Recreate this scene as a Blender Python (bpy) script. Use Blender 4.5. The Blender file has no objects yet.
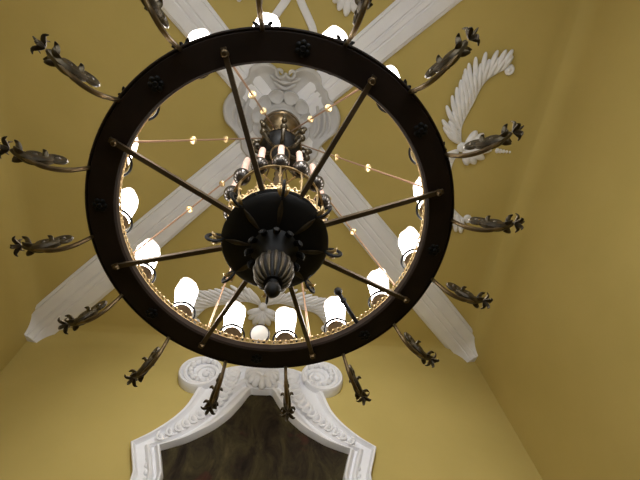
import bpy, bmesh, math, random
from mathutils import Matrix, Vector
random.seed(7)
S = bpy.context.scene
COL = S.collection
PI = math.pi
ZR = 4.22            # height of the ring's lower face
CEIL = 7.82          # ceiling height
HALF = 3.90          # half the room's width
XC = 0.0            # room centre in x
COVE = 0.30

# ------------------------------------------------------------------ materials
def mat(name, color, rough=0.6, metal=0.0, noise=None, bump=None, spec=0.5):
    m = bpy.data.materials.new(name); m.use_nodes = True
    nt = m.node_tree; b = nt.nodes['Principled BSDF']
    b.inputs['Base Color'].default_value = (*color, 1)
    b.inputs['Roughness'].default_value = rough
    b.inputs['Metallic'].default_value = metal
    b.inputs['Specular IOR Level'].default_value = spec
    tc = nt.nodes.new('ShaderNodeTexCoord')
    if noise:
        c2, scale, detail = noise
        n = nt.nodes.new('ShaderNodeTexNoise'); n.inputs['Scale'].default_value = scale; n.inputs['Detail'].default_value = detail
        r = nt.nodes.new('ShaderNodeValToRGB')
        r.color_ramp.elements[0].position = 0.35; r.color_ramp.elements[1].position = 0.68
        r.color_ramp.elements[0].color = (*color, 1); r.color_ramp.elements[1].color = (*c2, 1)
        nt.links.new(tc.outputs['Object'], n.inputs['Vector'])
        nt.links.new(n.outputs['Fac'], r.inputs['Fac']); nt.links.new(r.outputs['Color'], b.inputs['Base Color'])
    if bump:
        scale, strength = bump
        n2 = nt.nodes.new('ShaderNodeTexNoise'); n2.inputs['Scale'].default_value = scale; n2.inputs['Detail'].default_value = 4
        bp = nt.nodes.new('ShaderNodeBump'); bp.inputs['Strength'].default_value = strength; bp.inputs['Distance'].default_value = 0.02
        nt.links.new(tc.outputs['Object'], n2.inputs['Vector'])
        nt.links.new(n2.outputs['Fac'], bp.inputs['Height']); nt.links.new(bp.outputs['Normal'], b.inputs['Normal'])
    return m

def emit(name, color, strength):
    m = bpy.data.materials.new(name); m.use_nodes = True
    b = m.node_tree.nodes['Principled BSDF']
    b.inputs['Base Color'].default_value = (0.9, 0.88, 0.84, 1)
    b.inputs['Roughness'].default_value = 0.4
    b.inputs['Emission Color'].default_value = (*color, 1)
    b.inputs['Emission Strength'].default_value = strength
    return m

M = {}
M['yellow'] = mat('ochre_plaster', (0.49, 0.385, 0.125), 0.85, noise=((0.53, 0.415, 0.14), 1.1, 5), bump=(14, 0.08), spec=0.2)
M['stucco'] = mat('white_stucco', (0.78, 0.78, 0.81), 0.75, noise=((0.84, 0.84, 0.86), 2.5, 5), bump=(25, 0.10), spec=0.25)
M['grey_stucco'] = mat('aged_grey_stucco', (0.52, 0.51, 0.505), 0.8, noise=((0.60, 0.59, 0.58), 3.5, 5), bump=(22, 0.12), spec=0.2)
M['dull'] = mat('dull_bronze', (0.035, 0.027, 0.018), 0.42, 0.7, noise=((0.085, 0.065, 0.035), 16, 4))
M['floor'] = mat('dark_oak_floor', (0.05, 0.03, 0.018), 0.45, noise=((0.09, 0.055, 0.03), 3, 6))
M['dark'] = mat('dark_bronze', (0.016, 0.0095, 0.006), 0.6, 0.0, noise=((0.026, 0.015, 0.010), 4, 5), spec=0.25)
M['black'] = mat('blackened_iron', (0.005, 0.0045, 0.004), 0.55, 0.0, noise=((0.009, 0.008, 0.007), 6, 4), spec=0.22)
M['bronze'] = mat('aged_bronze', (0.10, 0.070, 0.038), 0.38, 0.85, noise=((0.20, 0.14, 0.07), 14, 4))
M['spoke'] = mat('bronze_bar', (0.085, 0.060, 0.034), 0.45, 0.6, noise=((0.13, 0.095, 0.055), 6, 4))
M['brass'] = mat('worn_brass', (0.55, 0.40, 0.20), 0.32, 0.9, noise=((0.70, 0.54, 0.30), 22, 4))
M['socket'] = mat('warm_brass_socket', (0.34, 0.24, 0.14), 0.45, 0.6, noise=((0.42, 0.31, 0.19), 18, 3))
M['rod'] = mat('copper_rod', (0.42, 0.27, 0.18), 0.4, 0.8)
M['pink'] = mat('pink_wax', (0.50, 0.33, 0.27), 0.6, noise=((0.58, 0.40, 0.33), 20, 3))
M['glass'] = emit('lit_candle_glass', (1.0, 0.965, 0.92), 10.0)
M['lens'] = emit('cream_lens', (1.0, 0.95, 0.82), 0.10)
M['cup'] = mat('smoky_cup', (0.045, 0.040, 0.036), 0.22, 0.6, noise=((0.09, 0.08, 0.07), 18, 3))

def glass_mat():
    m = emit('lit_candle_glass', (1.0, 0.955, 0.90), 1.0); nt = m.node_tree; b = nt.nodes['Principled BSDF']; L = nt.links.new
    tc = nt.nodes.new('ShaderNodeTexCoord'); sp = nt.nodes.new('ShaderNodeSeparateXYZ'); L(tc.outputs['Object'], sp.inputs[0])
    n = nt.nodes.new('ShaderNodeTexNoise'); n.inputs['Scale'].default_value = 16; n.inputs['Detail'].default_value = 3; L(tc.outputs['Object'], n.inputs['Vector'])
    ad = nt.nodes.new('ShaderNodeMath'); ad.operation = 'MULTIPLY_ADD'; ad.inputs[1].default_value = 0.16; L(n.outputs['Fac'], ad.inputs[0]); L(sp.outputs['Z'], ad.inputs[2])
    r = nt.nodes.new('ShaderNodeMapRange'); r.inputs['From Min'].default_value = 0.66; r.inputs['From Max'].default_value = 0.78
    r.inputs['To Min'].default_value = 8.8; r.inputs['To Max'].default_value = 0.36; L(ad.outputs[0], r.inputs['Value']); L(r.outputs[0], b.inputs['Emission Strength'])
    b.inputs['Base Color'].default_value = (0.75, 0.62, 0.54, 1)
    return m
M['glass'] = glass_mat()

def painting_mat():
    m = bpy.data.materials.new('old_oil_painting'); m.use_nodes = True
    nt = m.node_tree; b = nt.nodes['Principled BSDF']; b.inputs['Roughness'].default_value = 0.8
    b.inputs['Specular IOR Level'].default_value = 0.08
    tc = nt.nodes.new('ShaderNodeTexCoord')
    mp = nt.nodes.new('ShaderNodeMapping'); mp.inputs['Scale'].default_value = (2.4, 2.4, 1.1)
    n = nt.nodes.new('ShaderNodeTexNoise'); n.inputs['Scale'].default_value = 1.6; n.inputs['Detail'].default_value = 10; n.inputs['Roughness'].default_value = 0.68
    n.inputs['Distortion'].default_value = 0.6
    r = nt.nodes.new('ShaderNodeValToRGB'); cr = r.color_ramp
    cr.elements[0].position = 0.30; cr.elements[0].color = (0.012, 0.009, 0.007, 1)
    cr.elements[1].position = 0.80; cr.elements[1].color = (0.17, 0.125, 0.05, 1)
    for pos, c in ((0.45, (0.030, 0.022, 0.014)), (0.56, (0.050, 0.041, 0.020)), (0.66, (0.085, 0.064, 0.030))):
        e = cr.elements.new(pos); e.color = (*c, 1)
    n2 = nt.nodes.new('ShaderNodeTexNoise'); n2.inputs['Scale'].default_value = 2.1; n2.inputs['Detail'].default_value = 3
    r2 = nt.nodes.new('ShaderNodeValToRGB'); r2.color_ramp.elements[0].position = 0.60; r2.color_ramp.elements[1].position = 0.72
    mx = nt.nodes.new('ShaderNodeMix'); mx.data_type = 'RGBA'
    L = nt.links.new
    L(tc.outputs['Object'], mp.inputs['Vector']); L(mp.outputs['Vector'], n.inputs['Vector']); L(n.outputs['Fac'], r.inputs['Fac'])
    L(tc.outputs['Object'], n2.inputs['Vector']); L(n2.outputs['Fac'], r2.inputs['Fac'])
    L(r2.outputs['Color'], mx.inputs[0]); L(r.outputs['Color'], mx.inputs[6]); mx.inputs[7].default_value = (0.075, 0.024, 0.018, 1)
    L(mx.outputs[2], b.inputs['Base Color'])
    return m
M['painting'] = painting_mat()

# ------------------------------------------------------------------ mesh builder
class MB:
    def __init__(s, xf=None):
        s.v = []; s.f = []; s.xf = xf or Matrix.Identity(4)
    def add(s, vs, fs, xf=None):
        o = len(s.v); X = s.xf @ xf if xf is not None else s.xf
        s.v += [tuple(X @ Vector(p)) for p in vs]
        s.f += [tuple(o + i for i in f) for f in fs]
        return s
    def grid(s, rows, closed_u=False, closed_v=False, xf=None, cap=False):
        n = len(rows); k = len(rows[0]); vs = [p for r in rows for p in r]; fs = []
        for i in range(n if closed_u else n - 1):
            a = i; b = (i + 1) % n
            for j in range(k if closed_v else k - 1):
                c = (j + 1) % k
                fs.append((a*k+j, a*k+c, b*k+c, b*k+j))
        if cap and closed_v:
            fs.append(tuple(range(k))); fs.append(tuple((n-1)*k + j for j in range(k)))
        return s.add(vs, fs, xf)
    def lathe(s, prof, segs=32, xf=None, flute=None):
        rows = []
        for (r, z) in prof:
            row = []
            for j in range(segs):
                a = 2*PI*j/segs
                q = r*(1 + (flute[1]*abs(math.sin(flute[0]*a/2)) - flute[1]*0.5 if flute else 0))
                row.append((q*math.cos(a), q*math.sin(a), z))
            rows.append(row)
        return s.grid(rows, closed_v=True, xf=xf, cap=True)
    def ring(s, prof, segs=96, xf=None):      # closed cross-section swept round z
        rows = [[(r*math.cos(2*PI*j/segs), r*math.sin(2*PI*j/segs), z) for (r, z) in prof] for j in range(segs)]
        return s.grid(rows, closed_u=True, closed_v=True, xf=xf)
    def torus(s, R, r, segs=48, k=8, xf=None):
        return s.ring([(R + r*math.cos(2*PI*i/k), r*math.sin(2*PI*i/k)) for i in range(k)], segs, xf)
    def tube(s, pts, rad, k=8, xf=None, flat=1.0, up=None):
        P = [Vector(p) for p in pts]; n = len(P)
        R = list(rad) if hasattr(rad, '__len__') else [rad]*n
        rows = []; N = None
        for i in range(n):
            t = (P[min(i+1, n-1)] - P[max(i-1, 0)]).normalized()
            if N is None:
                N = Vector(up) if up else (Vector((0, 0, 1)) if abs(t.z) < 0.9 else Vector((1, 0, 0)))
            N = (N - t*N.dot(t)).normalized(); B = t.cross(N)
            rows.append([tuple(P[i] + (N*math.cos(2*PI*j/k)*flat + B*math.sin(2*PI*j/k))*R[i]) for j in range(k)])
        return s.grid(rows, closed_v=True, xf=xf, cap=True)
    def box(s, a, b, xf=None):
        (x0, y0, z0), (x1, y1, z1) = a, b
        vs = [(x, y, z) for z in (z0, z1) for y in (y0, y1) for x in (x0, x1)]
        return s.add(vs, [(0,1,3,2),(4,6,7,5),(0,4,5,1),(2,3,7,6),(0,2,6,4),(1,5,7,3)], xf)
    def ball(s, c, r, segs=14, rings=9, sc=(1,1,1), rot=None):
        prof = [(max(1e-4, math.sin(PI*i/rings)), -math.cos(PI*i/rings)) for i in range(rings+1)]
        X = Matrix.Translation(c) @ (rot or Matrix.Identity(4)) @ Matrix.Diagonal((r*sc[0], r*sc[1], r*sc[2], 1))
        return s.lathe(prof, segs, X)
    def relief(s, poly, h, bev=0.02, z0=0.0, xf=None):     # raised plaque, bevelled rim, outline in local xy
        n = len(poly); A = sum(poly[i][0]*poly[(i+1) % n][1] - poly[(i+1) % n][0]*poly[i][1] for i in range(n))
        sg = 1 if A > 0 else -1
        def inset(d):
            out = []
            for i in range(n):
                p0 = Vector(poly[i-1]); p1 = Vector(poly[i]); p2 = Vector(poly[(i+1) % n])
                e1 = (p1-p0).normalized(); e2 = (p2-p1).normalized()
                nn = Vector((-e1.y-e2.y, e1.x+e2.x))*sg
                if nn.length < 1e-6: nn = Vector((-e1.y, e1.x))*sg
                nn.normalize(); out.append(p1 + nn*d)
            return out
        rows = []
        for d, z in ((0, z0), (0, z0+h-bev), (bev*0.3, z0+h-bev*0.3), (bev, z0+h)):
            rows.append([(p.x, p.y, z) for p in inset(d)])
        return s.grid(rows, closed_v=True, xf=xf, cap=True)
    def build(s, name, m, parent=None, smooth=35, loc=None, rz=0):
        me = bpy.data.meshes.new(name); me.from_pydata(s.v, [], s.f); me.materials.append(m)
        bm = bmesh.new(); bm.from_mesh(me)
        bmesh.ops.recalc_face_normals(bm, faces=bm.faces[:])
        bm.to_mesh(me); bm.free()
        for p in me.polygons: p.use_smooth = True
        me.set_sharp_from_angle(angle=math.radians(smooth))
        return link(name, me, parent, loc, rz)

def link(name, me, parent=None, loc=None, rz=0):
    o = bpy.data.objects.new(name, me); COL.objects.link(o)
    if parent: o.parent = parent
    if loc: o.location = loc
    o.rotation_euler[2] = rz
    return o
def copy(o, parent, rz=0, loc=None):
    c = o.copy(); COL.objects.link(c); c.parent = parent; c.rotation_euler[2] = rz
    if loc: c.location = loc
    return c
def tag(o, label, cat, group=None):
    o['label'] = label; o['category'] = cat
    if group: o['group'] = group
    return o
def empty(name, loc, rz=0):
    o = bpy.data.objects.new(name, None); COL.objects.link(o); o.location = loc; o.rotation_euler[2] = rz
    o.empty_display_size = 0.1
    return o
def struct(o):
    o['kind'] = 'structure'; return o
def smooth_pts(pts, n=6, closed=False):       # Catmull-Rom
    P = [Vector(p) for p in pts]; out = []; m = len(P)
    for i in range(m if closed else m-1):
        g = (lambda k: P[k % m]) if closed else (lambda k: P[min(max(k, 0), m-1)])
        a, b, c, d = g(i-1), g(i), g(i+1), g(i+2)
        for k in range(n):
            t = k/n
            out.append(0.5*((2*b) + (c-a)*t + (2*a-5*b+4*c-d)*t*t + (3*b-a-3*c+d)*t**3))
    if not closed: out.append(P[-1])
    return out
def RZ(a): return Matrix.Rotation(a, 4, 'Z')
def T(x, y, z): return Matrix.Translation((x, y, z))

# ------------------------------------------------------------------ the room
def sq(h): return [(XC-h, -h), (XC+h, -h), (XC+h, h), (XC-h, h)]
b = MB()
prof = [(HALF - 0.0, CEIL - COVE)]
for i in range(1, 13):
    a = PI/2*i/12
    prof.append((HALF - COVE + COVE*math.cos(a), CEIL - COVE + COVE*math.sin(a)))
b.grid([[(x, y, z) for x, y in sq(h)] for h, z in prof], closed_v=True)
n0 = len(b.v); b.f.append(tuple(range(n0-4, n0)))
o = struct(b.build('ceiling', M['yellow'], smooth=40))
sol = 0.12
b = MB(); b.box((XC-HALF-.2, -HALF-.2, -.12), (XC+HALF+.2, HALF+.2, 0)); struct(b.build('floor', M['floor']))
b = MB(); b.box((XC-HALF-.2, HALF, 0), (XC+HALF+.2, HALF+.2, CEIL-COVE)); struct(b.build('wall_front', M['yellow']))
b = MB(); b.box((XC-HALF-.2, -HALF-.2, 0), (XC+HALF+.2, -HALF, CEIL-COVE)); struct(b.build('wall_back', M['yellow']))
b = MB(); b.box((XC-HALF-.2, -HALF, 0), (XC-HALF, HALF, CEIL-COVE)); struct(b.build('wall_left', M['yellow']))
b = MB(); b.box((XC+HALF, -HALF, 0), (XC+HALF+.2, HALF, CEIL-COVE)); struct(b.build('wall_right', M['yellow']))

M['fill_pane'] = emit('fill_light_pane', (0.88, 0.94, 1.0), 3.2)  # glowing pane, added as cool fill light
for k, x in enumerate((-1.9, 0.0, 1.9)):  # unseen windows, added behind the camera to brighten the far wall
    o = MB().box((x-.60, -HALF+.004, 2.6), (x+.60, -HALF+.02, 5.0)).build('window_%d' % (k+1), M['fill_pane']); struct(o)
    b = MB()
    for bx in ((-.67, -.60, 2.53, 5.07), (.60, .67, 2.53, 5.07)): b.box((x+bx[0], -HALF+.003, bx[2]), (x+bx[1], -HALF+.07, bx[3]))
    for z in (2.53, 3.37, 4.18, 5.00): b.box((x-.60, -HALF+.003, z), (x+.60, -HALF+.06, z+.07))
    b.box((x-.03, -HALF+.021, 2.6), (x+.03, -HALF+.055, 5.0))
    struct(b.build('window_frame', M['stucco'], o))

# diagonal moulded ribs, one from the middle to each corner
sec = [(-.235, -.03), (-.235, .035), (-.215, .05), (-.200, .05), (-.190, .085), (-.060, .098), (-.050, .086), (-.035, .086), (-.028, .100),
       (.028, .100), (.035, .086), (.050, .086), (.060, .098), (.190, .085), (.200, .05), (.215, .05), (.235, .035), (.235, -.03)]
for k in range(4):
    sx, sy = ((1, 1), (-1, 1), (-1, -1), (1, -1))[k]
    path = [(0.25 + i*(HALF-COVE-.25)/10, CEIL, Vector((0, 0, -1))) for i in range(11)]
    for i in range(1, 11):
        a = PI/2*i/12
        path.append((HALF-COVE+COVE*math.sin(a), CEIL-COVE+COVE*math.cos(a), Vector((-sx*math.sin(a)*.7, -sy*math.sin(a)*.7, -math.cos(a))).normalized()))
    side = Vector((-sy, sx, 0)).normalized()
    rows = []
    for t, z, nrm in path:
        c = Vector((XC+sx*t, sy*t-.03, z)); fl = min(.30, .215+.03*t)/.235
        rows.append([tuple(c + side*w*fl + nrm*d) for w, d in sec])
    b = MB(); b.grid(rows, closed_v=True, cap=True)
    struct(b.build('trim_%d' % (k+1), M['stucco'], smooth=25))

# ------------------------------------------------------------------ ceiling stucco
CX = Matrix(((1,0,0,0),(0,1,0,0),(0,0,-1,CEIL+0.004),(0,0,0,1)))       # local z points down from the ceiling

def cartouche():
    root = empty('stucco_cartouche', (0.0, 0.0, CEIL)); G = M['grey_stucco']
    X = Matrix(((1,0,0,0),(0,1,0,0),(0,0,-1,0.003),(0,0,0,1)))
    half = [(0.0, -.70), (.07, -.66), (.12, -.74), (.24, -.80), (.36, -.79), (.47, -.71), (.50, -.60), (.58, -.53), (.62, -.44), (.74, -.34), (.81, -.19), (.78, .0), (.66, .13),
            (.57, .25), (.54, .38), (.42, .50), (.28, .50), (.15, .56), (0.0, .53)]
    pts = half + [(-x, y) for x, y in reversed(half[1:-1])]
    out = [(p.x, p.y) for p in smooth_pts([(x, y, 0) for x, y in pts], 5, True)]
    cy = -.10
    rows = []
    for k, h in ((1.0, .0), (1.0, .10), (.985, .135), (.955, .150), (.92, .140), (.86, .100), (.74, .075), (.62, .072), (.50, .085)):
        rows.append([(x*k, cy+(y-cy)*k, h) for x, y in out])
    MB(X).grid(rows, closed_v=True, cap=True).build('shield', G, root, smooth=60)
    def fold(p):
        return MB(X).tube(smooth_pts(p, 5), [.006]+[.026]*(len(p)*5-6)+[.006], 7)
    for sx in (-1, 1):
        for q in range(3):
            x0 = sx*(.50+.075*q)
            fold([(x0*.92, -.34+.03*q, .075), (x0, -.18, .095), (x0*1.02, .0, .095), (x0*.93, .12, .075)]).build('fold', G, root)
    for q in range(2):
        y0 = -.53 - .07*q
        fold([(-.16-.05*q, y0-.05, .075), (0, y0+.03, .105), (.16+.05*q, y0-.05, .075)]).build('fold', G, root)
    for sx in (-1, 1):          # curled notches at the top edge
        b = MB(X)
        b.tube([(sx*(.075-(.075-.0030*i)*math.cos(i*.35)), -.70+(.075-.0030*i)*math.sin(i*.35), .13) for i in range(20)], .022, 7)
        b.build('curl', G, root)
    # rosette of petals round the canopy
    for q in range(11):
        a = 2*PI*q/11 + PI/2
        if q == 0:
            rows = []
            for k, h in ((1, .06), (1, .125), (.94, .150), (.85, .150), (.6, .125), (.3, .12)):
                row = []
                for w in range(20):
                    t = 2*PI*w/20; r0 = .33 + .095*k*math.cos(t); w0 = .108*k*math.sin(t)*(1+.25*math.cos(t))
                    row.append((r0, w0, h))
                rows.append(row)
            b = MB(); b.grid(rows, closed_v=True, cap=True)
            b.v = [(x, y, -z+.003) for x, y, z in b.v]
            pet = b.build('petal', G, root, smooth=60, loc=(0, -.07, 0), rz=a)
        else: copy(pet, root, rz=a)
    b = MB(X); b.lathe([(.001, .05), (.33, .05), (.33, .115), (.30, .14), (.26, .145), (.24, .165), (.001, .165)], 40); b.build('boss', G, root)
    return tag(root, 'large grey scalloped stucco cartouche with a petal rosette where the ribs cross', 'ceiling ornament')
cartouche()

def leaf(b, pts, width, n=9, side=1, h=.05):
    """acanthus plume: a curved spine with overlapping lobes along one side"""
    P = smooth_pts([(x, y, h*.5) for x, y in pts], 8); m = len(P)
    b.tube(P, [.030*(1-.5*i/m) for i in range(m)], 8)
    for i in range(n):
        k = int((i+.4)/n*(m-2)); t = (P[k+1]-P[k]).normalized()
        nr = Vector((-t.y, t.x, 0))*side
        w = width*(0.55+.45*math.sin(PI*(i+.7)/n))
        d = (nr*.85 + t*.62).normalized()
        for j in range(2):
            dd = (d + t*(.35*j)).normalized()
            L = w*(1-.25*j)
            Q = [P[k], P[k]+dd*L*.4+Vector((0,0,h*.5)), P[k]+dd*L*.8+t*L*.12+Vector((0,0,h*.6)), P[k]+dd*L+t*L*.28+Vector((0,0,h*.15))]
            Q = smooth_pts(Q, 3)
            b.tube(Q, [.024, .032, .036, .038, .040, .040, .037, .032, .026, .012][:len(Q)], 7, flat=.75)
    return P

def acanthus(name, cx, cy, flip, label, rz=0):
    root = empty(name, (cx, cy, CEIL), rz)
    X = Matrix(((1,0,0,0),(0,flip,0,0),(0,0,-1,0.003),(0,0,0,1)))
    for sx in (-1, 1):
        b = MB(X)
        P = leaf(b, [(sx*.06, .03), (sx*.30, -.02), (sx*.62, .06), (sx*.95, .17), (sx*1.17, .46)], .40, 15, side=-sx)
        b.build('plume', M['stucco'], root, smooth=60)
        b = MB(X)
        c0 = P[-1]
        sp = [(c0.x + sx*(-.055)+sx*(.062-.0024*i)*math.cos(i*.42), c0.y+(.062-.0024*i)*math.sin(i*.42), .035) for i in range(22)]
        b.tube(sp, .024, 8); b.ball((c0.x-sx*.055, c0.y, .03), .035)
        b.build('volute', M['stucco'], root)
    b = MB(X)
    for q in range(7):          # palmette hanging from the middle
        a = PI/2 + (q-3)*.36
        L = .44 - .05*abs(q-3)
        Q = [(0, .14, .02), (L*.5*math.cos(a), .10+L*.5*math.sin(a), .06), (L*math.cos(a), .10+L*math.sin(a), .03)]
        b.tube(smooth_pts(Q, 4), [.03, .042, .052, .060, .064, .064, .058, .044, .02], 8, flat=.7)
    b.ball((0, .08, .03), .075, sc=(1, 1, .8))
    b.build('palmette', M['stucco'], root, smooth=60)
    b = MB(X)
    for q in range(5):
        b.ball((0, .64+.05*q, .02), .040-.005*q, sc=(1, .8, .9))
    b.build('bell_drop', M['stucco'], root)
    return tag(root, label, 'ceiling ornament')
acanthus('stucco_acanthus', -.08, 2.99, 1, 'white stucco acanthus plumes with hanging palmette on the ceiling above the dark painting')

acanthus('stucco_acanthus', 2.60, .04, 1, 'white stucco acanthus plumes on the ceiling beyond the right-hand rim of the ring', -PI/2)

def strapwork():
    root = empty('stucco_strapwork', (.03, -2.0, CEIL))
    X = Matrix(((1,0,0,0),(0,1,0,0),(0,0,-1,0.003),(0,0,0,1)))
    for sx in (-1, 1):
        P = smooth_pts([(sx*-.04, .05, 0), (sx*.04, .30, 0), (sx*.085, .43, 0), (sx*.20, .61, 0), (sx*.275, .74, 0), (sx*.33, .95, 0)], 8)
        poly = []; oth = []
        for i, p in enumerate(P):
            t = (P[min(i+1, len(P)-1)]-P[max(i-1, 0)]).normalized(); nn = Vector((-t.y, t.x, 0))
            poly.append((p.x+nn.x*.050, p.y+nn.y*.050)); oth.append((p.x-nn.x*.050, p.y-nn.y*.050))
        MB(X).relief(poly + oth[::-1], .05 if sx < 0 else .045, .015).build('strap', M['stucco'], root)
    for sx in (-1, 1):
        b = MB(X)
        for q in range(7):      # spreading leaf beside the straps
            a = PI*.5 + (q-3)*.30
            L = .40-.04*abs(q-3)
            b.tube(smooth_pts([(sx*.68, .06, .02), (sx*.68+L*.55*math.cos(a), .14+L*.55*math.sin(a), .06), (sx*.68+L*math.cos(a), .14+L*math.sin(a), .03)], 4),
                   [.03, .036, .044, .050, .054, .054, .050, .038, .016], 8, flat=.7)
        b.tube(smooth_pts([(sx*.68, .10, .03), (sx*.55, -.05, .04), (sx*.3, -.12, .03), (0, -.10, .03)], 5), .026, 8)
        b.build('leaf', M['stucco'], root, smooth=60)
    return tag(root, 'white stucco strapwork with two crossing bands and leaves, above the near rim of the ring', 'ceiling ornament')
strapwork()

# ------------------------------------------------------------------ painting in a stucco frame on the far wall
def framed_painting(loc, rz, label):
    """local x along the wall, local y = into the room is -y, z is height; origin at wall foot of the frame"""
    root = empty('framed_painting', loc, rz)
    z0 = loc[2]
    def W(m=None): return Matrix(((1,0,0,0),(0,0,-1,0.004),(0,1,0,-z0),(0,0,0,1)))     # (x, height, out) -> wall
    X = W()
    D = -.73
    outer = [(0.0, 7.86), (.22, 7.86), (.45, 7.83), (.72, 7.72), (.90, 7.50), (.975, 7.28), (1.06, 6.985), (1.20, 6.746), (1.42, 6.513), (1.625, 6.357), (1.56, 6.18), (1.475, 5.95), (1.44, 5.0), (1.44, 3.9)]
    inner = [(0.0, 7.325), (.09, 7.325), (.17, 7.315), (.27, 7.118), (.40, 6.898), (.515, 6.759), (.655, 6.627), (.90, 6.460), (1.06, 6.385), (1.24, 6.317), (1.18, 6.15), (1.115, 5.95), (1.08, 5.0), (1.08, 4.26)]
    outer = [(x, z+D) for x, z in outer]; inner = [(x, z+D) for x, z in inner]
    cs = [(0, 0), (.0, .10), (.03, .135), (.10, .135), (.13, .10), (.18, .070), (.46, .055), (.50, .095), (.56, .115), (.63, .115), (.67, .085), (.70, .055), (.78, .06), (.83, .10), (.90, .13), (.96, .13), (1.0, .06), (1.0, 0)]
    def fine(L):
        top = smooth_pts([(x, z, 0) for x, z in L[:10]], 4)
        return [(p.x, p.y) for p in top] + L[10:]
    fo, fi = fine(outer), fine(inner)
    fo += [(0, 3.9+D)]; fi += [(0, 4.26+D)]
    fo = fo + [(-x, z) for x, z in reversed(fo[1:-1])]; fi = fi + [(-x, z) for x, z in reversed(fi[1:-1])]
    rows = [[(o_[0]+(i_[0]-o_[0])*t, o_[1]+(i_[1]-o_[1])*t, h) for t, h in cs] for o_, i_ in zip(fo, fi)]
    MB(X).grid(rows, closed_u=True, closed_v=True).build('frame', M['stucco'], root, smooth=30)
    b = MB(X)
    poly = [(o_[0]*.08+i_[0]*.92, o_[1]*.08+i_[1]*.92) for o_, i_ in zip(fo, fi)]
    b.add([(x, z, .018) for x, z in poly] + [(x, z, .002) for x, z in poly], [tuple(range(len(poly))), tuple(range(2*len(poly)-1, len(poly)-1, -1))]
          + [(i, (i+1) % len(poly), len(poly)+(i+1) % len(poly), len(poly)+i) for i in range(len(poly))])
    b.build('canvas', M['painting'], root)
    for sx in (-1, 1):
        b = MB(X)                   # volute disc with a spiral roll
        cx, cz = sx*.975, 7.655+D
        b.lathe([(.001, .0), (.330, .0), (.330, .14), (.312, .175), (.285, .175), (.265, .135), (.001, .135)], 48, T(cx, cz, .0))
        ex, ez = sx*.88, 7.59+D
        n = 76; sp = []
        for i in range(n):
            q = i/(n-1); R_ = .285*(1-q)**.85 + .035
            sp.append((cx+(ex-cx)*min(1, q*1.6) + sx*R_*math.cos(PI*1.15-i*.20), cz+(ez-cz)*min(1, q*1.6)+R_*math.sin(PI*1.15-i*.20), .145))
        b.tube(sp, [.040-.0002*i for i in range(n)], 8)
        b.ball((ex, ez, .155), .055, sc=(1, 1, .7))
        v = b.build('volute', M['stucco'], root)
        b = MB(X)                   # pearls following the spiral
        for i in range(17):
            q = i/17; R_ = .215*(1-q)**.8 + .045; a = PI*.75 - i*.42
            b.ball((cx+(ex-cx)*min(1, q*1.6+.1)+sx*R_*math.cos(a), cz+(ez-cz)*min(1, q*1.6+.1)+R_*math.sin(a), .165), .058-.0018*i, 10, 7, sc=(1, 1, 1.1))
        b.build('pearl', M['stucco'], v)
        # row of overlapping husks down the shoulder
        b = MB(X)
        path = smooth_pts([(sx*.47, 7.72+D, 0), (sx*.50, 7.42+D, 0), (sx*.62, 7.10+D, 0), (sx*.82, 6.84+D, 0), (sx*1.06, 6.61+D, 0), (sx*1.34, 6.41+D, 0)], 6)
        for i in range(0, len(path)-1, 2):
            t = (path[i+1]-path[i]); a = math.atan2(t.y, t.x); q = i/len(path)
            sz = .128*(1-.52*q)
            b.ball((path[i].x, path[i].y, .075), sz, 12, 8, sc=(.55, 1.0, .95), rot=RZ(a))
            b.tube([(path[i].x+sz*.78*math.cos(a+w), path[i].y+sz*.98*math.sin(a+w), .13) for w in (-1.5, -1.0, -.5, 0, .5, 1.0, 1.5)], sz*.24, 6)
        b.build('husk_row', M['stucco'], root)
        b = MB(X)                   # beaded drop on the vertical side
        for i in range(20):
            b.ball((sx*(1.27 if i > 4 else 1.36-.018*i), 6.18+D-.1*i, .06), .038, 10, 7, sc=(.8, 1.2, .8))
        b.build('bead_drop', M['stucco'], root)
    # scallop shell in the middle of the top edge
    b = MB(X); c0 = 7.66+D
    for q in range(9):
        a = -PI/2 + (q-4)*.42
        L = .29 - .014*abs(q-4)
        Q = smooth_pts([(0, c0+.02, .07), (L*.55*math.cos(a), c0-.02+L*.55*math.sin(a), .20), (L*math.cos(a)*1.02, c0-.04+L*math.sin(a), .14)], 4)
        b.tube(Q, [.018, .026, .034, .041, .046, .051, .054, .050, .034], 8, flat=.8)
    b.ball((0, c0+.04, .08), .08, sc=(1.6, .8, .8))
    for sx in (-1, 1):
        b.tube([(sx*(.15+(.075-.003*i)*math.cos(i*.4)), c0+.06+(.075-.003*i)*math.sin(i*.4), .09) for i in range(20)], .024, 8)
    b.build('shell', M['stucco'], root, smooth=60)
    b = MB(X)
    poly = [(-.27, c0+.17), (.27, c0+.17), (.28, c0-.12), (.19, c0-.30), (0, c0-.335), (-.19, c0-.30), (-.28, c0-.12)]
    b.relief(poly, .12, .03); b.build('shell_plate', M['stucco'], root)
    return tag(root, label, 'painting')
framed_painting((0, HALF, 3.17), 0, 'dark old oil painting in a white curling stucco frame topped by a shell')

# ------------------------------------------------------------------ the chandelier
CH = empty('chandelier', (0, 0, ZR))
tag(CH, 'large dark bronze wheel chandelier with sixteen lit candle glasses hanging from the ceiling', 'chandelier')
A0 = math.radians(26.0)
RI, RO = 1.016, 1.200
# ring: shallow trough open above
b = MB()
b.ring([(RI, .012), (RI+.012, 0), (RO-.022, 0), (RO-.016, .010), (RO, .014), (RO, .075), (RO-.014, .080), (RO-.014, .022), (RI+.014, .022), (RI+.014, .062), (RI, .064)], 160)
ring = b.build('ring', M['dark'], CH, smooth=30)
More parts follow.
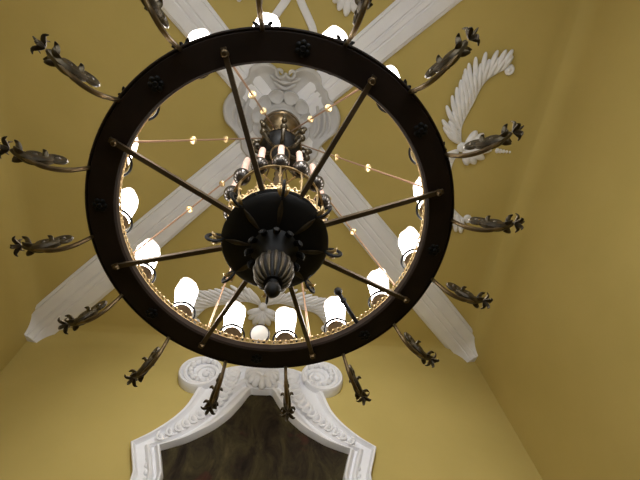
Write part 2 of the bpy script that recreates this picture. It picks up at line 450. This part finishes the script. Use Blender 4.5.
# pierced brass cresting on the inner edge
b = MB(); N = 150
b.torus(RI+.007, .0085, 160, 8, T(0, 0, .068))
for i in range(N):
    a = 2*PI*i/N; X = RZ(a) @ T(RI+.007, 0, .092)
    b.tube([(0, .019*math.cos(w), .020*math.sin(w)) for w in [2*PI*k/10 for k in range(11)]], .0045, 5, X)
    b.ball((0, 0, 0), .0085, 8, 5) if False else b.add(*(lambda mb: (mb.v, mb.f))(MB().ball((0, 0, .026), .008, 6, 4)), X)
b.torus(RI+.007, .005, 160, 6, T(0, 0, .112))
b.build('cresting', M['brass'], ring)
b = MB(); b.torus(RO-.006, .009, 160, 8, T(0, 0, .012)); b.build('outer_bead', M['dark'], ring)
# dark leaves along the upper outer edge
def edge_leaf():
    b = MB()
    for s_ in (-1, 0, 1):
        b.tube(smooth_pts([(RO-.01, s_*.015, .07), (RO+.004, s_*.03, .088), (RO+.016, s_*.042, .094), (RO+.024, s_*.055, .086)], 3), [.008]+[.013]*6+[.010, .007, .004], 6, flat=.6)
    return b
# rosettes under the ring, half way between the spokes
def rosette():
    b = MB(); R_ = (RI+RO)/2
    b.lathe([(.001, -.022), (.012, -.022), (.018, -.014), (.018, .004), (.001, .004)], 16, T(R_, 0, 0))
    for q in range(6):
        a = q*PI/3
        b.ball((R_+.030*math.cos(a), .030*math.sin(a), -.004), .018, 10, 6, sc=(1, 1, .6))
    return b
def around(name, builder, m, n, off, parent, smooth=40):
    out = []
    for k in range(n):
        a = A0 + off + 2*PI*k/n
        out.append(builder().build(name, m, parent, smooth, rz=a) if k == 0 else copy(out[0], parent, rz=a))
    return out
around('rosette', rosette, M['black'], 8, PI/8, ring)
# spokes: flat bars from hub to the underside of the ring, a bolt at the outer end
def spoke():
    b = MB()
    x0, z0, x1, z1 = .28, -.135, 1.125, -.022
    n = 2; vs = []
    for x, z in ((x0, z0), (x1, z1)):
        vs += [(x, -.015, z), (x, .015, z), (x, .015, z+.036 if x < .5 else z+.022), (x, -.015, z+.036 if x < .5 else z+.022)]
    b.add(vs, [(0,1,2,3), (7,6,5,4), (0,4,5,1), (1,5,6,2), (2,6,7,3), (3,7,4,0)])
    return b
def bolt():
    b = MB(); b.lathe([(.001, -.052), (.012, -.050), (.017, -.040), (.017, -.030), (.023, -.026), (.023, -.012), (.001, -.012)], 16, T(1.09, 0, 0))
    return b
sp = around('spoke', spoke, M['spoke'], 8, 0, CH)
bl = bolt().build('spoke_bolt', M['bronze'], sp[0])
for s_ in sp[1:]: copy(bl, s_)
# suspension rods with brass rings
def rod_pts(): return Vector((.16, 0, 2.37)), Vector((1.065, 0, .05))
def rod():
    p, q = rod_pts(); return MB().tube([p, q], .0075, 8)
def link_mesh(t):
    b = MB(); p, q = rod_pts(); d = (q-p).normalized()
    rot = d.to_track_quat('Z', 'Y').to_matrix().to_4x4(); c = p.lerp(q, t)
    b.lathe([(.0085, -.010), (.020, -.011), (.029, -.006), (.031, 0), (.029, .006), (.020, .011), (.0085, .010)], 20, Matrix.Translation(c) @ rot)
    return b
rods = around('suspension_rod', rod, M['rod'], 8, 0, CH)
for t in (.44, .67):
    lk = link_mesh(t).build('brass_link', M['brass'], rods[0])
    for s_ in rods[1:]: copy(lk, s_)

# sixteen candle lamps
RC = 1.11
def post(): 
    b = MB(); b.lathe([(.001, .02), (.035, .02), (.030, .035), (.016, .05), (.014, .18), (.024, .195), (.050, .205), (.076, .222), (.078, .234), (.062, .240), (.062, .262), (.056, .270), (.001, .270)], 20, T(RC, 0, 0)); return b
def drip():
    b = MB(); b.ring([(.092, .228), (.100, .226), (.106, .235), (.103, .245), (.095, .246), (.089, .237)], 32, T(RC, 0, 0)); return b
def glass():
    b = MB(); rows = []; lean = .20
    prof_ = [(.001, .252), (.058, .253), (.072, .265), (.076, .31), (.078, .40), (.083, .49), (.091, .57), (.096, .65), (.093, .72), (.078, .765), (.052, .79), (.001, .80)]
    for i, (r, z) in enumerate(prof_):
        row = []
        for j in range(24):
            a = 2*PI*j/24; w = max(0, (z-.52)/.28)
            q = r*(1+.09*w*math.sin(5*a+z*14)+.04*w*math.sin(3*a+1))
            row.append((RC+lean*(z-.24)+q*math.cos(a), q*math.sin(a), z+.02*w*math.sin(3*a+.7)))
        rows.append(row)
    return b.grid(rows, closed_v=True, cap=True)
lamps = around('candle_lamp', post, M['socket'], 16, PI/16, CH)
dr = drip().build('drip_pan', M['black'], lamps[0]); gl = glass().build('candle_glass', M['glass'], lamps[0], smooth=80)
gl['label'] = 'glowing white flame-shaped candle glass'
for s_ in lamps[1:]: copy(dr, s_); copy(gl, s_)
el = edge_leaf().build('edge_leaf', M['black'], lamps[0])
for s_ in lamps[1:]: copy(el, s_)

# sixteen scrolled arms reaching out from the ring
def arm():
    b = MB()
    P = smooth_pts([(RO-.02, 0, .030), (RO+.012, 0, -.05), (RO+.065, 0, -.135), (RO+.145, 0, -.175), (RO+.25, 0, -.155), (RO+.365, 0, -.095)], 5)
    b.tube(P, [.013]*8+[.015]*10+[.012]*(len(P)-18), 8, flat=1.2)
    return b
def scroll():           # scrolled casting riding on the outer half of the arm
    b = MB()
    P = smooth_pts([(RO+.160, 0, -.060), (RO+.195, 0, -.10), (RO+.24, 0, -.132), (RO+.30, 0, -.122), (RO+.36, 0, -.096)], 5)
    n = len(P); b.tube(P, [.016+.016*math.sin(PI*i/(n-1)) for i in range(n)], 9)
    cx, cz = RO+.155, -.030
    b.tube([(cx+(.054-.0019*i)*math.cos(-1.2+i*.36), 0, cz+(.054-.0019*i)*math.sin(-1.2+i*.36)) for i in range(20)], .014, 8, flat=1.9)
    b.ball((cx, 0, cz), .024, 10, 7)
    cx, cz = RO+.262, -.068
    b.tube([(cx+(.046-.0016*i)*math.cos(-1.6-i*.36), 0, cz+(.046-.0016*i)*math.sin(-1.6-i*.36)) for i in range(20)], .014, 8, flat=1.8)
    b.ball((cx, 0, cz), .02, 10, 7)
    return b
def arm_leaf():
    b = MB()
    b.tube([(RO+.18, 0, -.09), (RO+.24, 0, -.135), (RO+.33, 0, -.110)], .014, 8)
    for (x, z, L, dx, dz) in ((.19, -.095, .06, .4, .9), (.28, -.125, .055, .8, -.4), (.31, -.115, .07, .6, .8)):
        for s_ in (-1, 1):
            P = smooth_pts([(RO+x, 0, z), (RO+x+dx*L*.5, s_*L*.35, z+dz*L*.4), (RO+x+dx*L, s_*L*.62, z+dz*L*.8), (RO+x+dx*L*1.3, s_*L*.85, z+dz*L*.6)], 3)
            b.tube(P, [.010, .015, .018, .019, .019, .017, .014, .011, .007, .004][:len(P)], 7, flat=.6)
    return b
def arm_flower():
    b = MB(); c = Vector((RO+.385, 0, -.088))
    for q in range(5):
        a = q*2*PI/5
        P = smooth_pts([c, c+Vector((.020, .024*math.cos(a), .024*math.sin(a))), c+Vector((.030, .050*math.cos(a), .050*math.sin(a))), c+Vector((.014, .068*math.cos(a), .068*math.sin(a)))], 3)
        b.tube(P, [.006, .011, .014, .015, .015, .014, .011, .008, .005, .003][:len(P)], 6, flat=.6)
    b.ball(c+Vector((.02, 0, 0)), .018, 10, 7)
    b.tube([c+Vector((.02, 0, 0)), c+Vector((.05, 0, .004)), c+Vector((.075, 0, .02))], [.012, .009, .004], 8)
    return b
arms = around('scroll_arm', arm, M['bronze'], 16, PI/16, CH)
a1 = scroll().build('scroll', M['dull'], arms[0]); a2 = arm_leaf().build('acanthus_leaf', M['dull'], arms[0], smooth=60); a3 = arm_flower().build('flower_tip', M['dull'], arms[0], smooth=60)
for s_ in arms[1:]: copy(a1, s_); copy(a2, s_); copy(a3, s_)

# hub: shallow dark dish
b = MB(); b.lathe([(.001, -.255), (.10, -.253), (.20, -.246), (.28, -.230), (.318, -.210), (.330, -.196), (.325, -.184), (.310, -.177), (.304, -.110), (.318, -.100), (.318, -.088), (.28, -.085), (.001, -.085)], 72)
hub = b.build('hub_dish', M['black'], CH, smooth=40)
def dish_leaf():
    b = MB()
    P = [(.14, 0, -.256), (.19, 0, -.255), (.23, 0, -.249), (.27, 0, -.240), (.30, 0, -.228)]
    b.tube(smooth_pts(P, 3), [.004, .006, .009, .012, .014, .015, .016, .015, .014, .011, .008, .005, .003][:13], 8, flat=.35)
    return b
around('dish_leaf', dish_leaf, M['dull'], 8, PI/8, hub, 60)
# pierced brass gallery standing on the hub
b = MB(); b.torus(.312, .010, 72, 8, T(0, 0, -.078)); N = 40
for i in range(N):
    X = RZ(2*PI*i/N) @ T(.312, 0, -.045)
    b.tube([(0, .024*math.cos(2*PI*k/10), .026*math.sin(2*PI*k/10)) for k in range(11)], .007, 6, X)
    b.add(*(lambda mb: (mb.v, mb.f))(MB().ball((.004, 0, .034), .013, 8, 6)), X)
    if i % 2 == 0: b.add(*(lambda mb: (mb.v, mb.f))(MB().ball((.008, .026, .0), .011, 8, 6)), X)
b.build('gallery', M['brass'], hub)
# ear-shaped loops with a gilded leaf round the dish
def loop():
    b = MB()
    P = smooth_pts([(.318, 0, -.215), (.335, 0, -.250), (.368, 0, -.262), (.400, 0, -.245), (.408, 0, -.210), (.385, 0, -.180), (.345, 0, -.178), (.318, 0, -.190)], 5)
    return b.tube(P, [.009]*len(P), 8, flat=1.6)
def loop_leaf():
    b = MB()
    for s_ in (-1, 1):
        P = smooth_pts([(.322, 0, -.225), (.345, s_*.014, -.242), (.365, s_*.022, -.236), (.380, s_*.034, -.215)], 4)
        b.tube(P, [.007]+[.013]*9+[.010, .007, .004], 7, flat=.6)
    b.ball((.335, 0, -.236), .012, 10, 7, sc=(1.5, .8, .6))
    return b
lps = around('ear_loop', loop, M['black'], 8, PI/8, CH)
ll = loop_leaf().build('gilt_leaf', M['brass'], lps[0])
for s_ in lps[1:]: copy(ll, s_)
# gadrooned pendant below the dish
b = MB(); b.lathe([(.001, -.245), (.13, -.247), (.142, -.262), (.132, -.285), (.098, -.32), (.075, -.37), (.068, -.42), (.001, -.42)], 40)
for q in range(12):
    a = 2*PI*q/12
    b.tube(smooth_pts([(.11*math.cos(a), .11*math.sin(a), -.268), (.16*math.cos(a), .16*math.sin(a), -.30), (.165*math.cos(a), .165*math.sin(a), -.335)], 3), [.012, .018, .022, .024, .022, .016, .006], 7, flat=.6)
b.build('leaf_collar', M['black'], CH)
b = MB(); b.lathe([(.001, -.37), (.062, -.385), (.084, -.42), (.097, -.465), (.100, -.51), (.091, -.565), (.072, -.61), (.048, -.636), (.001, -.636)], 64)
pend = b.build('pendant', M['black'], CH)
def gadroon():
    b = MB(); P = [(.067, 0, -.40), (.085, 0, -.425), (.098, 0, -.467), (.101, 0, -.51), (.092, 0, -.565), (.073, 0, -.61), (.050, 0, -.634)]
    return b.tube(smooth_pts(P, 3), [.003, .005, .007, .008, .010, .011, .012, .012, .012, .012, .012, .011, .010, .009, .008, .007, .006, .005, .003], 8)
around('gadroon', gadroon, M['dull'], 16, 0, pend, 60)
b = MB(); b.lathe([(.001, -.62), (.034, -.634), (.028, -.646), (.034, -.660), (.041, -.682), (.039, -.704), (.028, -.726), (.014, -.738), (.001, -.741)], 32)
b.build('finial', M['black'], CH)

for o_ in list(CH.children):
    n_ = o_.name.split('.')[0]
    if n_ in ('hub_dish', 'ear_loop'): o_.location.z -= .03
    if n_ in ('leaf_collar', 'pendant', 'finial'): o_.location.z -= .065
# centre stem with its turned body
b = MB(); b.lathe([(.001, -.09), (.15, -.085), (.165, -.02), (.155, .06), (.12, .12), (.10, .18), (.13, .27), (.17, .32), (.17, .36), (.10, .40), (.055, .48), (.045, .70), (.07, .78), (.05, .86), (.038, 1.10), (.036, 1.50), (.055, 1.58), (.036, 1.66), (.036, 2.1), (.001, 2.1)], 40)
stem = b.build('stem', M['bronze'], CH)
b = MB(); b.torus(.172, .012, 48, 8, T(0, 0, .34))
for i in range(28):
    b.ball((.172*math.cos(2*PI*i/28), .172*math.sin(2*PI*i/28), .365), .012, 8, 6)
b.build('beaded_collar', M['brass'], stem)
# upper corona of cups carrying pink wax candles
b = MB(); b.ring([(.328, .372), (.342, .372), (.342, .400), (.328, .400)], 96)
hoop = b.build('corona_hoop', M['brass'], CH)
NC = 14
def cup():
    b = MB(); b.lathe([(.001, .385), (.016, .387), (.044, .402), (.060, .432), (.063, .464), (.058, .470), (.052, .462), (.032, .452), (.001, .452)], 24, T(.340, 0, 0)); return b
def taper_(): 
    b = MB(); b.lathe([(.001, .445), (.026, .445), (.026, .90), (.020, .93), (.005, .96), (.001, .96)], 14, T(.340, 0, 0)); return b
def strut():
    b = MB(); b.tube(smooth_pts([(.310, 0, -.07), (.318, 0, .06), (.338, 0, .22), (.335, 0, .375)], 5), .0065, 7)
    b.ball((.328, 0, .20), .013, 8, 6); return b
cups = around('corona_cup', cup, M['cup'], NC, -PI/2 - A0, CH)
t1 = taper_().build('wax_candle', M['pink'], cups[0]); t1['label'] = 'unlit pink wax candle'
t2 = strut().build('cup_strut', M['brass'], cups[0])
for s_ in cups[1:]: copy(t1, s_)['label'] = 'unlit pink wax candle'; copy(t2, s_)
# inner braces from the stem to the hoop
def brace():
    b = MB(); b.tube(smooth_pts([(.05, 0, .80), (.12, 0, .70), (.22, 0, .54), (.332, 0, .386)], 5), .007, 7); return b
around('corona_brace', brace, M['brass'], 7, .2, CH)
for o_ in list(CH.children):
    if o_.name.split('.')[0] in ('corona_hoop', 'corona_cup', 'corona_brace'): o_.location.z -= .07
# scrolled crown high on the stem where the rods start
b = MB(); b.lathe([(.001, 2.04), (.09, 2.05), (.17, 2.12), (.215, 2.24), (.225, 2.36), (.21, 2.46), (.16, 2.53), (.10, 2.60), (.12, 2.68), (.11, 2.76), (.07, 2.84), (.07, 3.0), (.001, 3.0)], 40)
crown = b.build('crown', M['black'], CH)
def crown_scroll():
    b = MB(); K = lambda L: [(x, 0, z) for x, z in L]
    b.tube(smooth_pts(K([(.11, 2.07), (.19, 2.00), (.275, 2.07), (.285, 2.20), (.24, 2.26), (.215, 2.20), (.245, 2.15)]), 5), .020, 7)
    b.tube(smooth_pts(K([(.18, 2.42), (.26, 2.50), (.34, 2.47), (.345, 2.38), (.30, 2.37)]), 5), .020, 7)
    b.ball((.29, 0, 2.09), .040, 10, 7); b.ball((.31, 0, 2.37), .034, 10, 7)
    return b
around('crown_scroll', crown_scroll, M['dull'], 8, PI/8, crown)
b = MB(); b.torus(.228, .014, 40, 8, T(0, 0, 2.30)); b.torus(.10, .012, 32, 8, T(0, 0, 2.055)); b.build('crown_band', M['bronze'], crown); crown.location.z -= .12
b = MB(); b.lathe([(.001, 2.90), (.10, 2.91), (.19, 2.96), (.240, 3.03), (.250, 3.09), (.240, 3.11), (.262, 3.13), (.272, 3.20), (.255, 3.24), (.225, 3.26), (.215, 3.32), (.235, 3.35), (.235, 3.42), (.001, 3.42)], 48)
b.build('canopy', M['bronze'], CH)
# short knobbed bracket pointing inward on the right-hand side
b = MB(); X = RZ(math.radians(48.5))
b.tube([(RI+.03, 0, .05), (.92, 0, .11), (.80, 0, .20)], .017, 8, X)
b.add(*(lambda mb: (mb.v, mb.f))(MB().ball((.785, 0, .212), .034, 12, 8)), X)
b.add(*(lambda mb: (mb.v, mb.f))(MB().ball((.85, 0, .165), .027, 12, 8, sc=(.6, 1, 1))), X)
b.build('knobbed_bracket', M['black'], CH)

# small round spotlight standing on the ring
ang = math.radians(93.2)
sl = empty('spotlight', (1.085*math.cos(ang), 1.085*math.sin(ang), ZR+.024))
aim = Vector((-.10, -.72, -.62)).to_track_quat('Z', 'Y').to_matrix().to_4x4()
X = T(0, -.01, .235) @ aim @ Matrix.Scale(1.2, 4)
b = MB(); b.lathe([(.001, -.085), (.035, -.085), (.055, -.06), (.068, -.01), (.068, .012), (.061, .016), (.060, .006), (.001, .006)], 32, X); b.build('housing', M['dark'], sl)
b = MB(); b.lathe([(.001, .006), (.060, .006), (.060, .013), (.030, .020), (.001, .022)], 32, X); b.build('lens', M['lens'], sl)['label'] = 'cream round lens'
b = MB(); b.lathe([(.001, 0), (.03, 0), (.03, .012), (.012, .018), (.012, .15), (.001, .15)], 16); b.build('stand', M['dark'], sl)
tag(sl, 'small round spotlight with a cream lens on the ring between two lit candle glasses', 'spotlight')

# added fill spot, out of view near the back wall, brightens the painting wall
ld = bpy.data.lights.new('wall_fill_spot', 'SPOT'); ld.energy = 430; ld.color = (0.97, 0.98, 1.0); ld.spot_size = math.radians(62); ld.spot_blend = 0.7; ld.shadow_soft_size = 0.35
lo = bpy.data.objects.new('wall_fill_spot', ld); COL.objects.link(lo); lo.location = (0, -3.5, 6.4)
lo.rotation_euler = (Vector((0.3, HALF, 4.9)) - lo.location).to_track_quat('-Z', 'Y').to_euler()

X = Matrix.Translation(lo.location) @ (Vector((0.3, HALF, 4.9)) - lo.location).to_track_quat('Z', 'Y').to_matrix().to_4x4()
b = MB(); b.grid([[(r*math.cos(2*PI*j/24), r*math.sin(2*PI*j/24), z) for j in range(24)] for r, z in ((.05, -.62), (.20, -.60), (.38, -.45), (.40, -.40), (.37, -.40), (.19, -.57), (.05, -.58))], closed_u=True, closed_v=True, xf=X)
b.tube([X @ Vector((0, 0, -.60)), (0, -3.88, 6.9)], .03, 8)
b.build('added_spot_housing', M['dark'], bpy.data.objects['wall_back'])  # invented housing for the added fill spot, out of view

# ------------------------------------------------------------------ camera and render look
cam = bpy.data.cameras.new('camera'); co = bpy.data.objects.new('camera', cam); COL.objects.link(co)
R_ = Vector((0.99072384, -0.11656442, -0.06984983)); U_ = Vector((-0.07537807, -0.89908224, 0.43124155)); F_ = Vector((0.11306817, 0.42197614, 0.89952861))
mw = Matrix((R_, U_, -F_)).transposed().to_4x4(); mw.translation = (-0.02751143, -1.16860062, 1.60383209)
co.matrix_world = mw
cam.sensor_width = 36; cam.lens = 429.767/640*36; cam.clip_start = 0.05
S.camera = co
w = bpy.data.worlds.new('world'); S.world = w; w.use_nodes = True
w.node_tree.nodes['Background'].inputs[0].default_value = (0.8, 0.85, 1, 1); w.node_tree.nodes['Background'].inputs[1].default_value = 0.05
S.view_settings.view_transform = 'Standard'; S.view_settings.look = 'None'; S.view_settings.gamma = 1
S.view_settings.exposure = 0.75
